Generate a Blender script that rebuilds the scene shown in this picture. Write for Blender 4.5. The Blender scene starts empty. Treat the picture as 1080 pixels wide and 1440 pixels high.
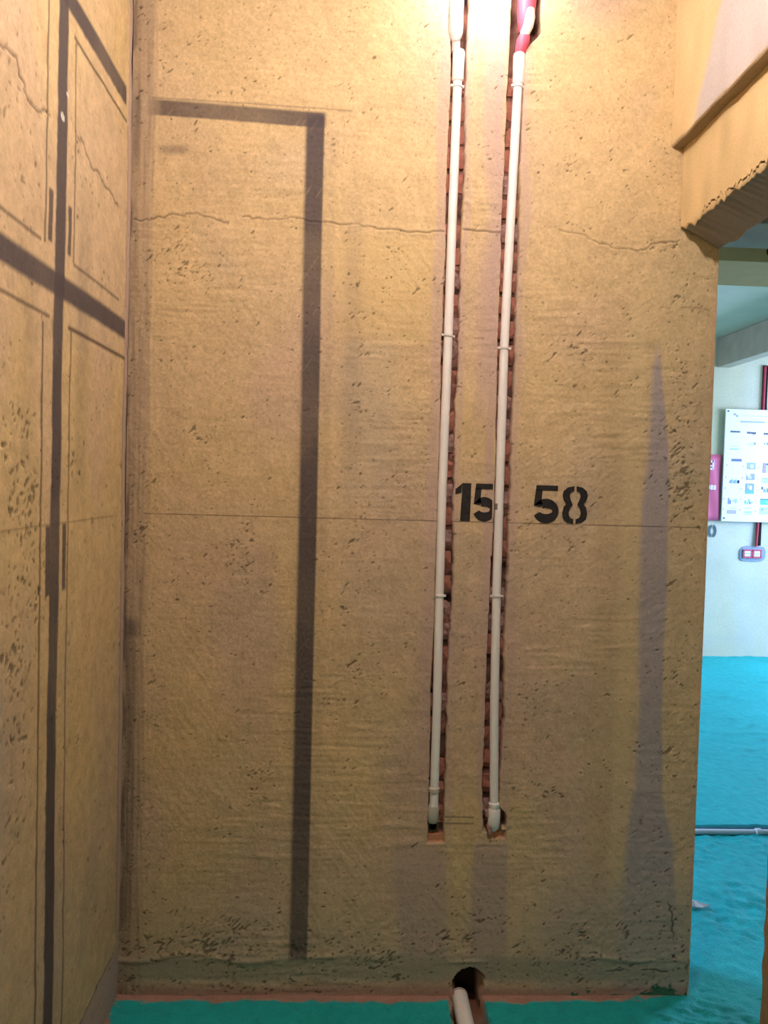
import bpy, bmesh, math, random
import numpy as np
from mathutils import Vector, Matrix

# ------------------------------------------------------------------ camera
S = bpy.context.scene
COL = S.collection
cam_d = bpy.data.cameras.new('camera')
cam = bpy.data.objects.new('camera', cam_d)
COL.objects.link(cam)
S.camera = cam
_r = Vector((0.99870777, -0.04268264, 0.02758599))
_u = Vector((-0.02605925, 0.03592166, 0.99901479))
_f = Vector((0.04363152, 0.9984427, -0.03476297))
m = Matrix((_r, _u, -_f)).transposed().to_4x4()
m.translation = Vector((0, -2.304, 1.5))
cam.matrix_world = m
cam_d.sensor_fit = 'VERTICAL'
cam_d.sensor_height = 36.0
cam_d.lens = 1130.06 / 1440 * 36.0
cam_d.clip_start = 0.02

# ------------------------------------------------------------------ world, lights, exposure
w = bpy.data.worlds.new('world')
S.world = w
w.use_nodes = True
bg = w.node_tree.nodes['Background']
bg.inputs[0].default_value = (0.55, 0.85, 1.0, 1)
bg.inputs[1].default_value = 1.0
S.view_settings.view_transform = 'Standard'
S.view_settings.look = 'None'
S.view_settings.gamma = 1
S.view_settings.use_curve_mapping = False
S.view_settings.exposure = 0.0

def area(name, loc, rot, sx, sy, power, color):
    d = bpy.data.lights.new(name, 'AREA')
    d.shape = 'RECTANGLE'; d.size = sx; d.size_y = sy; d.energy = power; d.color = color
    o = bpy.data.objects.new(name, d); COL.objects.link(o)
    o.location = loc; o.rotation_euler = rot
    return o
WARM = (1.0, 0.808, 0.76)
WARM2 = (1.0, 0.90, 0.92)
BULB_MAIN, BULB_WALL = 1190.0, 175.0
# daylight entering the far room through its window (right-hand side), plus two added fill lights
area('window_daylight', (5.55, 3.3, 1.95), (0, math.radians(72), 0), 2.3, 2.3, 400, (0.41, 0.58, 1.0))
area('floor_fill_left', (-1.6, 1.75, 1.9), (0, math.radians(-70), 0), 2.0, 1.6, 190, (0.38, 0.58, 1.0))  # unseen light added to brighten the far floor from the left
area('rear_fill', (-0.6, -5.9, 1.5), (math.radians(90), 0, 0), 1.6, 2.0, 16, (1.0, 0.80, 0.58))  # dim warm fill added behind the camera, not a known lamp

rng = np.random.default_rng(7)
random.seed(7)

# ------------------------------------------------------------------ materials
def principled(name, color=(0.5, 0.5, 0.5), rough=0.7, metallic=0.0):
    mt = bpy.data.materials.new(name); mt.use_nodes = True
    b = mt.node_tree.nodes['Principled BSDF']
    b.inputs['Base Color'].default_value = (*color, 1)
    b.inputs['Roughness'].default_value = rough
    b.inputs['Metallic'].default_value = metallic
    return mt

def noisy(name, color, rough=0.7, var=0.25, scale=40, bump=0.3, dist=0.002, attr=False, spec=0.3, fine=350):
    mt = principled(name, color, rough)
    nt = mt.node_tree; N = nt.nodes; L = nt.links
    b = N['Principled BSDF']; b.inputs['Specular IOR Level'].default_value = spec
    tc = N.new('ShaderNodeTexCoord')
    n1 = N.new('ShaderNodeTexNoise'); n1.inputs['Scale'].default_value = scale; n1.inputs['Detail'].default_value = 6
    n2 = N.new('ShaderNodeTexNoise'); n2.inputs['Scale'].default_value = fine; n2.inputs['Detail'].default_value = 4
    L.new(tc.outputs['Object'], n1.inputs['Vector']); L.new(tc.outputs['Object'], n2.inputs['Vector'])
    add = N.new('ShaderNodeMath'); add.operation = 'ADD'
    L.new(n1.outputs['Fac'], add.inputs[0]); L.new(n2.outputs['Fac'], add.inputs[1])
    mr = N.new('ShaderNodeMapRange')
    mr.inputs['From Min'].default_value = 0.6; mr.inputs['From Max'].default_value = 1.4
    mr.inputs['To Min'].default_value = 1 - var; mr.inputs['To Max'].default_value = 1 + var
    L.new(add.outputs[0], mr.inputs['Value'])
    vm = N.new('ShaderNodeVectorMath'); vm.operation = 'SCALE'
    if attr:
        a = N.new('ShaderNodeAttribute'); a.attribute_name = 'Col'
        L.new(a.outputs['Color'], vm.inputs[0])
    else:
        vm.inputs[0].default_value = color
    L.new(mr.outputs['Result'], vm.inputs['Scale'])
    L.new(vm.outputs['Vector'], b.inputs['Base Color'])
    bp = N.new('ShaderNodeBump'); bp.inputs['Strength'].default_value = bump; bp.inputs['Distance'].default_value = dist
    L.new(add.outputs[0], bp.inputs['Height']); L.new(bp.outputs['Normal'], b.inputs['Normal'])
    return mt

def emit(name, color, strength):
    mt = bpy.data.materials.new(name); mt.use_nodes = True
    nt = mt.node_tree; nt.nodes.remove(nt.nodes['Principled BSDF'])
    e = nt.nodes.new('ShaderNodeEmission'); e.inputs[0].default_value = (*color, 1); e.inputs[1].default_value = strength
    nt.links.new(e.outputs[0], nt.nodes['Material Output'].inputs[0])
    return mt

M_PLASTER = noisy('plaster', (0.5, 0.4, 0.2), 0.88, 0.13, 150, 0.8, 0.0011, attr=True, spec=0.12, fine=420)
M_FLOOR = noisy('floor_coating', (0.02, 0.2, 0.13), 0.62, 0.22, 22, 0.6, 0.004, attr=True, spec=0.15, fine=160)
M_PLAIN = noisy('plain_plaster', (0.52, 0.42, 0.24), 0.9, 0.12, 14, 0.4, 0.002, spec=0.1)
M_CONC = noisy('raw_concrete', (0.42, 0.40, 0.34), 0.9, 0.12, 10, 0.4, 0.002, spec=0.1)
M_BRICK = noisy('brick', (0.40, 0.17, 0.12), 0.92, 0.4, 45, 0.8, 0.003, spec=0.1)
M_BRICK2 = noisy('brick_smeared', (0.36, 0.22, 0.19), 0.92, 0.6, 60, 0.8, 0.003, spec=0.1)
M_MORTAR = noisy('mortar', (0.15, 0.12, 0.11), 0.95, 0.5, 50, 1.0, 0.004, spec=0.1)
M_MORTARGREY = noisy('grey_mortar', (0.30, 0.36, 0.44), 0.95, 0.15, 50, 0.6, 0.004, spec=0.1)
M_PIPE = noisy('white_pipe', (0.88, 0.87, 0.84), 0.38, 0.04, 30, 0.05, 0.0005, spec=0.45)
M_PIPEGREY = noisy('grey_pipe', (0.52, 0.49, 0.42), 0.6, 0.10, 30, 0.1, 0.0005)  # greyer pipe plastic for lower fittings, neck and end ring
M_PIPESMUDGE = noisy('sprayed_pipe', (0.25, 0.24, 0.23), 0.5, 0.15, 90, 0.1, 0.0005)
M_TIE = noisy('pipe_clip', (0.72, 0.71, 0.68), 0.45, 0.05, 60, 0.1, 0.0005)
M_DARK = noisy('dark_void', (0.018, 0.016, 0.015), 0.9, 0.3, 40, 0.4, 0.002, spec=0.1)
M_RED = noisy('red_plastic', (0.50, 0.035, 0.06), 0.4, 0.08, 30, 0.05, 0.0005)
M_SOCKETRED = noisy('pink_plastic', (0.62, 0.10, 0.16), 0.45, 0.08, 30, 0.05, 0.0005)
M_INK = noisy('black_paint', (0.030, 0.028, 0.028), 0.8, 0.4, 120, 0.6, 0.001, spec=0.15, fine=500)
M_INKFAR = noisy('dark_stencil_paint', (0.10, 0.13, 0.16), 0.8, 0.3, 60, 0.3, 0.001)
M_WHITE = noisy('white_board', (0.86, 0.86, 0.84), 0.4, 0.02, 20, 0.05, 0.0005)
M_BANNER = noisy('red_banner', (0.66, 0.13, 0.22), 0.5, 0.15, 6, 0.1, 0.0005)
M_BANNERLT = noisy('pale_print', (0.8, 0.66, 0.74), 0.5, 0.05, 6, 0.1, 0.0005)
M_CONDUIT = noisy('grey_conduit', (0.62, 0.62, 0.66), 0.4, 0.05, 30, 0.1, 0.0005)
M_PAPER = noisy('torn_paper', (0.75, 0.68, 0.70), 0.8, 0.1, 60, 0.3, 0.001)
M_BRASS = noisy('brass', (0.12, 0.09, 0.05), 0.5, 0.2, 60, 0.2, 0.001)
M_FARWALL = noisy('far_plaster', (0.62, 0.56, 0.44), 0.9, 0.10, 5, 0.3, 0.003, attr=True, spec=0.1, fine=60)
M_SOCKET = principled('lamp_socket', (0.1, 0.1, 0.1), 0.5)

# ------------------------------------------------------------------ helpers
def link(name, me, mat=None, parent=None, loc=None):
    o = bpy.data.objects.new(name, me); COL.objects.link(o)
    if mat is not None and me is not None:
        me.materials.append(mat)
    if parent is not None: o.parent = parent
    if loc is not None: o.location = loc
    return o

def tag(o, label=None, cat=None, group=None, kind=None):
    if label: o['label'] = label
    if cat: o['category'] = cat
    if group: o['group'] = group
    if kind: o['kind'] = kind
    return o

def empty(name, loc, label, cat, group=None):
    o = bpy.data.objects.new(name, None); COL.objects.link(o); o.location = loc
    o.empty_display_size = 0.05
    return tag(o, label, cat, group)

def bm_mesh(name, bm, smooth=False, bevel=0):
    if bevel:
        bmesh.ops.bevel(bm, geom=bm.edges[:], offset=bevel, segments=2, affect='EDGES', profile=0.6)
    me = bpy.data.meshes.new(name); bm.to_mesh(me); bm.free()
    if smooth:
        me.polygons.foreach_set('use_smooth', [True] * len(me.polygons))
    return me

def box_bm(x0, x1, y0, y1, z0, z1, bm=None):
    bm = bm or bmesh.new()
    r = bmesh.ops.create_cube(bm, size=1)
    for v in r['verts']:
        v.co = Vector(((x0 + x1) / 2 + v.co.x * (x1 - x0), (y0 + y1) / 2 + v.co.y * (y1 - y0), (z0 + z1) / 2 + v.co.z * (z1 - z0)))
    return bm

def box(name, b, mat, parent=None, bevel=0):
    o = link(name, bm_mesh(name, box_bm(*b), bevel=bevel), mat, parent)
    return o

def tube(name, pts, radii, mat, parent=None, seg=20, cap=True):
    """lathe-like tube along a polyline with a radius per point"""
    bm = bmesh.new(); rings = []
    P = [Vector(p) for p in pts]
    up = None
    for i, p in enumerate(P):
        t = (P[min(i + 1, len(P) - 1)] - P[max(i - 1, 0)])
        if t.length < 1e-9: t = Vector((0, 0, 1))
        t.normalize()
        if up is None:
            up = t.orthogonal().normalized()
        a = (up - t * up.dot(t)).normalized(); up = a
        b = t.cross(a)
        r = radii[i] if hasattr(radii, '__len__') else radii
        rings.append([bm.verts.new(p + (a * math.cos(2 * math.pi * k / seg) + b * math.sin(2 * math.pi * k / seg)) * r) for k in range(seg)])
    for A, B in zip(rings, rings[1:]):
        for k in range(seg):
            bm.faces.new((A[k], A[(k + 1) % seg], B[(k + 1) % seg], B[k]))
    if cap:
        bm.faces.new(list(reversed(rings[0]))); bm.faces.new(rings[-1])
    bmesh.ops.recalc_face_normals(bm, faces=bm.faces[:])
    me = bm_mesh(name, bm, smooth=True)
    try: me.set_sharp_from_angle(angle=math.radians(40))
    except Exception: pass
    return link(name, me, mat, parent)

def nfield(nu, nv, du, dv, lu, lv, ang=0.0, seed=0, band=0.0):
    """smooth random field (std 1); lu, lv = feature size in metres along axes rotated by ang"""
    r = np.random.default_rng(1000 + seed)
    F = np.fft.rfft2(r.standard_normal((nv, nu)))
    ku = 2 * np.pi * np.fft.rfftfreq(nu, du)[None, :]; kv = 2 * np.pi * np.fft.fftfreq(nv, dv)[:, None]
    c, s = math.cos(ang), math.sin(ang)
    a = (ku * c + kv * s) * lu / 4; b = (-ku * s + kv * c) * lv / 4
    q = a * a + b * b
    g = np.exp(-q) if not band else q ** band * np.exp(-q)
    f = np.fft.irfft2(F * g, s=(nv, nu))
    f -= f.mean(); return f / (f.std() + 1e-12)

def sstep(a, b, x):
    t = np.clip((x - a) / (b - a), 0, 1); return t * t * (3 - 2 * t)

def boxm(U, V, u0, u1, v0, v1, su=0.01, sv=0.01):
    return sstep(u0 - su, u0 + su, U) * (1 - sstep(u1 - su, u1 + su, U)) * sstep(v0 - sv, v0 + sv, V) * (1 - sstep(v1 - sv, v1 + sv, V))

def mixc(C, col, m):
    m = np.clip(m, 0, 1)[..., None]
    return C * (1 - m) + np.array(col)[None, None, :] * m

def polyd(U, V, pts):
    """distance to a polyline in (u, v)"""
    D = np.full(U.shape, 9.0)
    for (a, b), (c, d) in zip(pts, pts[1:]):
        L = (c - a) ** 2 + (d - b) ** 2 + 1e-12
        t = np.clip(((U - a) * (c - a) + (V - b) * (d - b)) / L, 0, 1)
        D = np.minimum(D, np.hypot(U - a - t * (c - a), V - b - t * (d - b)))
    return D

def jag(pts, amp, n=5, seed=1):
    r = random.Random(seed); out = [pts[0]]
    for (a, b), (c, d) in zip(pts, pts[1:]):
        for k in range(1, n + 1):
            t = k / n
            out.append((a + (c - a) * t + (r.uniform(-amp, amp) if k < n else 0), b + (d - b) * t + (r.uniform(-amp, amp) if k < n else 0)))
    return out

def stamp_pits(H, C, u, v, spots, dark):
    """punch small irregular pits into the relief; they are holes in the plaster, coloured darker inside"""
    du = u[1] - u[0]; dv = v[1] - v[0]
    for (pu, pv, ra, rb, an, dep) in spots:
        i = int((pu - u[0]) / du); j = int((pv - v[0]) / dv); k = int(max(ra, rb) / min(du, dv)) + 2
        i0, i1, j0, j1 = max(0, i - k), min(len(u), i + k + 1), max(0, j - k), min(len(v), j + k + 1)
        if i1 <= i0 or j1 <= j0: continue
        U, V = np.meshgrid(u[i0:i1] - pu, v[j0:j1] - pv)
        c, s = math.cos(an), math.sin(an)
        q = ((U * c + V * s) / ra) ** 2 + ((-U * s + V * c) / rb) ** 2
        g = np.clip(1.25 - q, 0, 1)
        H[j0:j1, i0:i1] -= g * dep
        C[j0:j1, i0:i1] *= (1 - dark * g)[..., None]

def grid_objects(name, u, v, pos, C, mat, regions=(), parent=None, holes=None):
    """pos: (nv,nu,3). regions: list of (mask on vertices, part name, label) cut out as parts of their own"""
    nv, nu = len(v), len(u)
    idx = np.arange(nv * nu).reshape(nv, nu)
    Q = np.stack([idx[:-1, :-1], idx[:-1, 1:], idx[1:, 1:], idx[1:, :-1]], -1).reshape(-1, 4)
    owner = np.zeros(len(Q), int)
    for k, rg in enumerate(regions):
        mk = rg[0]; fm = (mk[:-1, :-1] | mk[1:, 1:] | mk[:-1, 1:] | mk[1:, :-1]).reshape(-1)
        owner[fm & (owner == 0)] = k + 1
    if holes is not None:
        fm = (holes[:-1, :-1] & holes[1:, 1:]).reshape(-1); owner[fm] = -1
    P = pos.reshape(-1, 3).astype(np.float32); CC = np.concatenate([C.reshape(-1, 3), np.ones((nv * nu, 1))], 1).astype(np.float32)
    objs = []
    for k in range(len(regions) + 1):
        q = Q[owner == k]
        if len(q) == 0: objs.append(None); continue
        used, inv = np.unique(q.reshape(-1), return_inverse=True)
        nm = name if k == 0 else regions[k - 1][1]
        me = bpy.data.meshes.new(nm)
        me.vertices.add(len(used)); me.vertices.foreach_set('co', P[used].reshape(-1))
        me.loops.add(len(q) * 4); me.loops.foreach_set('vertex_index', inv.reshape(-1).astype(np.int32))
        me.polygons.add(len(q)); me.polygons.foreach_set('loop_start', np.arange(0, len(q) * 4, 4, dtype=np.int32))
        me.update(calc_edges=True)
        me.polygons.foreach_set('use_smooth', np.ones(len(q), bool))
        a = me.color_attributes.new('Col', 'FLOAT_COLOR', 'POINT'); a.data.foreach_set('color', np.clip(CC[used], 0.004, 1).reshape(-1))
        par = parent if k == 0 else objs[0]
        o = link(nm, me, mat, par)
        if k and regions[k - 1][2]: o['label'] = regions[k - 1][2]
        objs.append(o)
    return objs

# ------------------------------------------------------------------ palette (pigment colours)
YEL = (0.60, 0.46, 0.25)
YEL2 = (0.575, 0.445, 0.275)
PINK = (0.50, 0.37, 0.315)
MAUVE = (0.43, 0.335, 0.285)
GREY = (0.41, 0.345, 0.275)
GGRN = (0.30, 0.295, 0.225)
INK = (0.080, 0.068, 0.072)
DKBRN = (0.055, 0.038, 0.03)  # dark brown for cracks and drawn lines
BRK = (0.36, 0.12, 0.08)

ZC = 2.95                      # near ceiling
XL, XR, XJ = -0.633, 0.933, 1.049

# ================================================================== wall_back: the plastered wall with the two pipe chases
du = 0.0027
u = np.arange(XL, XJ + du * 0.5, du); u[-1] = XJ
v = np.arange(-0.06, ZC + du, du)
nu, nv = len(u), len(v)
U, V = np.meshgrid(u, v)
def NF(lu, lv, ang=0, seed=0, band=0): return nfield(nu, nv, du, du, lu, lv, ang, seed, band)
low = NF(0.5, 0.5, 0, 1); mid = NF(0.12, 0.12, 0, 2); sm = NF(0.03, 0.03, 0, 3); fi = NF(0.009, 0.009, 0, 4)
mk1 = sstep(0.2, 1.1, NF(0.25, 0.25, 0, 5)); mk2 = sstep(0.2, 1.1, NF(0.25, 0.25, 0, 6)); mk3 = sstep(0.3, 1.1, NF(0.22, 0.22, 0, 7))
st0 = NF(0.09, 0.011, 0.0, 8); st1 = NF(0.07, 0.010, 0.6, 9); st2 = NF(0.07, 0.011, -0.9, 10); stv = NF(0.008, 0.15, 0, 11)
H = 0.0016 * low + 0.0006 * mid + 0.00028 * sm + 0.00016 * fi
H += 0.00042 * (st0 * np.clip(mk1 + 0.35, 0, 1) + 0.55 * st1 * mk2 + 0.55 * st2 * mk3)
edgeL = 1 - sstep(XL + 0.05, XL + 0.10, U)
H += 0.0005 * stv * edgeL - 0.003 * (1 - sstep(XL + 0.005, XL + 0.03, U))
# rough plaster near the foot of the wall and along the right edge
foot = 1 - sstep(0.16, 0.30, V)
rgh = np.clip(foot * 0.9 + boxm(U, V, 0.95, 1.2, -1, 2.2, 0.04, 0.1) * 0.35 + boxm(U, V, 0.70, 1.0, -1, 0.65, 0.1, 0.1) * 0.4, 0, 1)
clod = NF(0.028, 0.016, 0.2, 12)
H += rgh * (0.0007 * clod + 0.0004 * NF(0.012, 0.012, 0, 13)) * sstep(0, 1, NF(0.1, 0.1, 0, 14))
ridge = np.exp(-((V - 0.115 - 0.006 * NF(0.15, 0.15, 0, 15)) / 0.008) ** 2)
H += 0.0035 * ridge * sstep(-0.5, 0.5, NF(0.12, 0.05, 0, 16))

C = np.ones((nv, nu, 3)) * np.array(YEL)
C = mixc(C, YEL2, sstep(-0.8, 1.2, low))
C = mixc(C, PINK, 0.35 * sstep(0.2, 1.6, NF(0.25, 0.4, 0, 20)))
C = mixc(C, GREY, 0.28 * sstep(0.5, 1.8, NF(0.18, 0.25, 0, 21)))
C *= (1 + 0.03 * fi + 0.025 * sm + 0.02 * mid + 0.04 * NF(0.0055, 0.0055, 0, 84))[..., None]
H += 0.00012 * NF(0.0055, 0.0055, 0, 84)
C = mixc(C, (0.62, 0.47, 0.22), 0.5 * boxm(U, V, -0.05, 0.24, 1.9, 2.2, 0.04, 0.02))
C = mixc(C, (0.46, 0.40, 0.29), 0.40 * boxm(U, V, -0.02, 0.12, 1.45, 1.92, 0.03, 0.04))
# paler pinkish plaster beside and below the chases
wob = 0.006 * NF(0.3, 0.3, 0, 22)
C = mixc(C, PINK, 0.6 * boxm(U + wob, V, 0.222, 0.255, 0.5, 2.9, 0.009, 0.1))
C = mixc(C, PINK, 0.55 * boxm(U + wob, V, 0.300, 0.318, 0.5, 2.9, 0.004, 0.1))
C = mixc(C, PINK, 0.62 * boxm(U + wob + 0.03 * np.abs(V - 2.2), V, 0.370, 0.42, 1.7, 2.9, 0.014, 0.1))
C = mixc(C, PINK, 0.70 * boxm(U + wob, V, 0.395, 0.42, 0.5, 2.9, 0.004, 0.1))
C = mixc(C, PINK, 0.55 * boxm(U + wob, V, 0.465, 0.488, 0.45, 2.9, 0.009, 0.1))
C = mixc(C, MAUVE, 0.75 * boxm(U + wob, V, 0.16, 0.315, 0.05, 0.45, 0.02, 0.06))
C = mixc(C, MAUVE, 0.80 * boxm(U + wob, V, 0.385, 0.49, 0.05, 0.46, 0.008, 0.03))
# grey vertical smear towards the right end (wider as it goes down)
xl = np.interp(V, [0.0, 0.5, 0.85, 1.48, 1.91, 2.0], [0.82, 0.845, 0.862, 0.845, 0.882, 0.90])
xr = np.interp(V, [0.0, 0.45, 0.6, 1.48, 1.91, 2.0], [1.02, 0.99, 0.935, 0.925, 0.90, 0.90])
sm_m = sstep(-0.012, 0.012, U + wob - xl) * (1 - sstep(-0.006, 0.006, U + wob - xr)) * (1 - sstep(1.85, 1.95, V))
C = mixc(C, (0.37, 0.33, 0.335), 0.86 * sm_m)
C = mixc(C, (0.62, 0.49, 0.27), 0.6 * boxm(U, V, 0.79, 0.845, 0.3, 2.04, 0.015, 0.02))
C = mixc(C, (0.49, 0.37, 0.20), 0.4 * boxm(U, V, 0.72, 0.79, 0.2, 2.0, 0.02, 0.1))
C = mixc(C, GREY, 0.7 * boxm(U, V, 0.60, 1.1, -0.1, 0.33, 0.06, 0.10))
C = mixc(C, (0.60, 0.36, 0.24), 0.55 * boxm(U + 0.5 * wob, V, 1.041, 1.1, 0.1, 2.15, 0.003, 0.05))
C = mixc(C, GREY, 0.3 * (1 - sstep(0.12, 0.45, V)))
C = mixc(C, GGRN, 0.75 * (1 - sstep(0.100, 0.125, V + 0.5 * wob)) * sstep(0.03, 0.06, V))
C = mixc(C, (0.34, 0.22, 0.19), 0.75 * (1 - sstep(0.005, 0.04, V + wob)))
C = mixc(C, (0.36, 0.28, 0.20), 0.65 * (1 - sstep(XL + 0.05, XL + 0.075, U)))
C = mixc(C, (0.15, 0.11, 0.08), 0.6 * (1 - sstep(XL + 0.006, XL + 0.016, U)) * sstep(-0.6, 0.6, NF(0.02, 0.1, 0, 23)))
# soft overspray smudges
C = mixc(C, INK, 0.42 * boxm(U, V, -0.56, -0.475, 2.405, 2.430, 0.02, 0.010))
C = mixc(C, INK, 0.45 * boxm(U, V, XL, -0.610, 2.38, 2.58, 0.012, 0.04))
C = mixc(C, INK, 0.55 * boxm(U, V, XL, -0.590, 1.045, 1.095, 0.016, 0.014))
C = mixc(C, INK, (0.25 + 0.15 * sstep(1.1, 0.9, V)) * boxm(U, V, -0.625, -0.596, 0.22, 1.06, 0.008, 0.05))
C = mixc(C, (0.30, 0.24, 0.18), 0.30 * boxm(U, V, -0.03, 0.02, 1.5, 2.3, 0.02, 0.2))
# level line at 1.4 m and the short double pencil mark between the pipes
C = mixc(C, DKBRN, 0.75 * (np.abs(V - 1.3972) < 0.0017) * (U > -0.58) * (U < 1.03) * sstep(-2.2, -0.8, NF(0.08, 0.01, 0, 24)))
C = mixc(C, DKBRN, 0.55 * ((np.abs(V - 0.533) < 0.002) | (np.abs(V - 0.5135) < 0.0024)) * (U > 0.303) * (U < 0.388))
# cracks
crack = jag([(XL + 0.01, 2.222), (-0.60, 2.217), (-0.555, 2.232), (-0.50, 2.238), (-0.45, 2.246), (-0.40, 2.232), (-0.36, 2.224)], 0.005, 4, 1)
crack2 = jag([(-0.32, 2.240), (-0.25, 2.236), (-0.17, 2.244), (-0.10, 2.234), (-0.01, 2.234), (0.06, 2.222), (0.20, 2.217), (0.25, 2.222)], 0.004, 5, 2)
crack3 = jag([(0.305, 2.231), (0.36, 2.228), (0.41, 2.226)], 0.002, 4, 3)
crack4 = jag([(0.58, 2.242), (0.64, 2.232), (0.69, 2.212), (0.735, 2.198), (0.80, 2.192), (0.835, 2.196), (0.85, 2.212), (0.90, 2.220), (0.93, 2.225)], 0.004, 4, 4)
for k, cr in enumerate((crack, crack2, crack3, crack4)):
    D = polyd(U, V, cr); m = np.clip(1.3 - D / 0.0026, 0, 1) * (0.55 + 0.3 * sstep(-1, 1, NF(0.06, 0.06, 0, 30 + k)))
    H -= 0.003 * m; C = mixc(C, DKBRN, 0.62 * m)
    lip = np.clip(1 - np.abs(D - 0.006) / 0.005, 0, 1); H += 0.0006 * lip
for k, cr in enumerate((jag([(0.885, 2.03), (0.96, 2.035), (1.03, 2.03)], 0.003, 9, 8), jag([(0.975, 0.30), (0.99, 0.24), (1.0, 0.16), (0.997, 0.10)], 0.005, 9, 9), jag([(0.80, 0.075), (0.88, 0.08), (1.0, 0.072)], 0.003, 9, 10), jag([(0.30, 0.172), (0.35, 0.166), (0.40, 0.172)], 0.004, 4, 11))):
    D = polyd(U, V, cr); m = np.clip(1.3 - D / 0.0026, 0, 1) * (0.35, 1, 1, 0.8)[k] * sstep(-1.3, 0.3, NF(0.03, 0.03, 0, 90 + k))
    H -= 0.003 * m; C = mixc(C, DKBRN, 0.85 * m)
# pits: sparse everywhere, clustered where the plaster is open
spots = []
def scatter(n, u0, u1, v0, v1, r0, r1, dep=(0.001, 0.003)):
    for _ in range(n):
        r = random.uniform(r0, r1)
        spots.append((random.uniform(u0, u1), random.uniform(v0, v1), r * random.uniform(1, 1.9), r, random.uniform(0, 3.14), random.uniform(*dep)))
def cluster(n, cu, cv, s, t, r0=0.0016, r1=0.0045):
    for _ in range(n):
        r = random.uniform(r0, r1)
        spots.append((random.gauss(cu, s), random.gauss(cv, t), r * random.uniform(1, 1.9), r, random.uniform(0, 3.14), random.uniform(0.001, 0.003)))
scatter(1700, XL, XJ, 0.0, ZC, 0.0009, 0.0021)
scatter(60, XL, XJ, 0.0, 0.32, 0.002, 0.004, (0.002, 0.004))
scatter(50, 0.90, XJ, 0.3, 2.15, 0.0012, 0.0032)
scatter(40, XL, XL + 0.12, 0.1, 2.9, 0.0012, 0.003)
REG = 0.35 * foot + 0.25 * boxm(U, V, 0.93, 1.2, -1, 2.2, 0.03, 0.1) + 0.3 * (1 - sstep(XL + 0.04, XL + 0.11, U)) + 0.15 * (1 - sstep(0.3, 0.9, V))
for c in ((-0.42, 1.62, 0.03, 0.02), (-0.24, 1.20, 0.03, 0.03), (-0.30, 1.33, 0.03, 0.05), (-0.36, 1.27, 0.05, 0.03), (0.02, 1.70, 0.03, 0.04), (0.05, 1.40, 0.05, 0.08),
          (-0.23, 0.62, 0.03, 0.04), (0.55, 0.9, 0.05, 0.04), (0.6, 1.9, 0.06, 0.05), (0.96, 1.80, 0.03, 0.06), (0.93, 1.60, 0.04, 0.06), (0.98, 1.52, 0.02, 0.05),
          (0.97, 0.95, 0.02, 0.06), (0.66, 0.12, 0.03, 0.03), (0.72, 0.16, 0.02, 0.05), (0.1, 0.12, 0.08, 0.02), (-0.35, 0.2, 0.1, 0.03), (-0.45, 0.15, 0.08, 0.02),
          (0.65, 2.25, 0.05, 0.01), (0.05, 2.0, 0.05, 0.06), (-0.5, 2.1, 0.06, 0.05), (0.9, 2.2, 0.05, 0.03), (0.58, 0.6, 0.06, 0.03), (0.50, 1.38, 0.02, 0.05)):
    cluster(5, *c, 0.0012, 0.003)
    REG += 0.75 * np.exp(-0.5 * (((U - c[0]) / (c[2] * 1.1)) ** 2 + ((V - c[1]) / (c[3] * 1.1)) ** 2))
stamp_pits(H, C, u, v, spots, 0.62)
rl = np.clip(REG, 0, 1.1)
crumb = sstep(0, 0.6, 0.85 * NF(0.009, 0.0055, 0.3, 80) + 0.45 * NF(0.02, 0.012, -0.4, 81) + 0.35 * NF(0.08, 0.05, 0, 82) - (2.55 - 1.35 * rl))
crumb = np.maximum(crumb, sstep(0, 0.6, 0.85 * NF(0.016, 0.0045, 0.75, 86) + 0.5 * NF(0.05, 0.05, 0, 87) - (2.5 - 1.2 * rl)))
H -= 0.0022 * crumb
C = C * (1 - 0.55 * crumb)[..., None]

# chases (slots cut for the pipes)
def slot_edges(x0, x1, s):
    a = x0 + 0.0005 * nfield(nv, 1, du, du, 0.02, 0.02, 0, s)[0] + 0.0015 * nfield(nv, 1, du, du, 0.15, 0.15, 0, s + 1)[0]
    b = x1 + 0.0010 * nfield(nv, 1, du, du, 0.02, 0.02, 0, s + 2)[0] + 0.0015 * nfield(nv, 1, du, du, 0.15, 0.15, 0, s + 3)[0]
    return a, b
a1, b1 = slot_edges(0.2535, 0.302, 40)
a2, b2 = slot_edges(0.4155, 0.466, 50)
a1 -= 0.006 * np.exp(-((v - 2.83) / 0.03) ** 2); b1 += 0.004 * np.exp(-((v - 2.85) / 0.05) ** 2)
b2 += 0.042 * sstep(2.735, 2.80, v); a2 += 0.004 * sstep(2.6, 2.7, v)
b2 += 0.024 * np.exp(-((v - 0.525) / 0.028) ** 4)
a2 = a2 - 0.003 * (v < 1.3)
slot1 = (U > a1[:, None]) & (U < b1[:, None]) & (V > 0.478)
slot2 = (U > a2[:, None]) & (U < b2[:, None]) & (V > 0.488 + 0.03 * np.clip(0.44 - U, 0, 1))
slot = slot1 | slot2
CH = 0.046
back = CH + 0.003 * NF(0.02, 0.02, 0, 60)
H = np.where(slot, -back, H)
C = np.where(slot[..., None], (np.array((0.17, 0.085, 0.065)) * (1 + 0.35 * sm)[..., None]), C)
PU = U.copy()
for sl, ea, eb, zlo in ((slot1, a1, b1, 0.478), (slot2, a2, b2, 0.505)):
    for j in np.nonzero(v > zlo)[0]:
        i = np.nonzero(sl[j])[0]
        if len(i) < 4: continue
        PU[j, i[0] - 1] = ea[j]; PU[j, i[0]] = ea[j] + 0.0005
        PU[j, i[-1] + 1] = eb[j]; PU[j, i[-1]] = eb[j] - 0.0005
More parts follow.
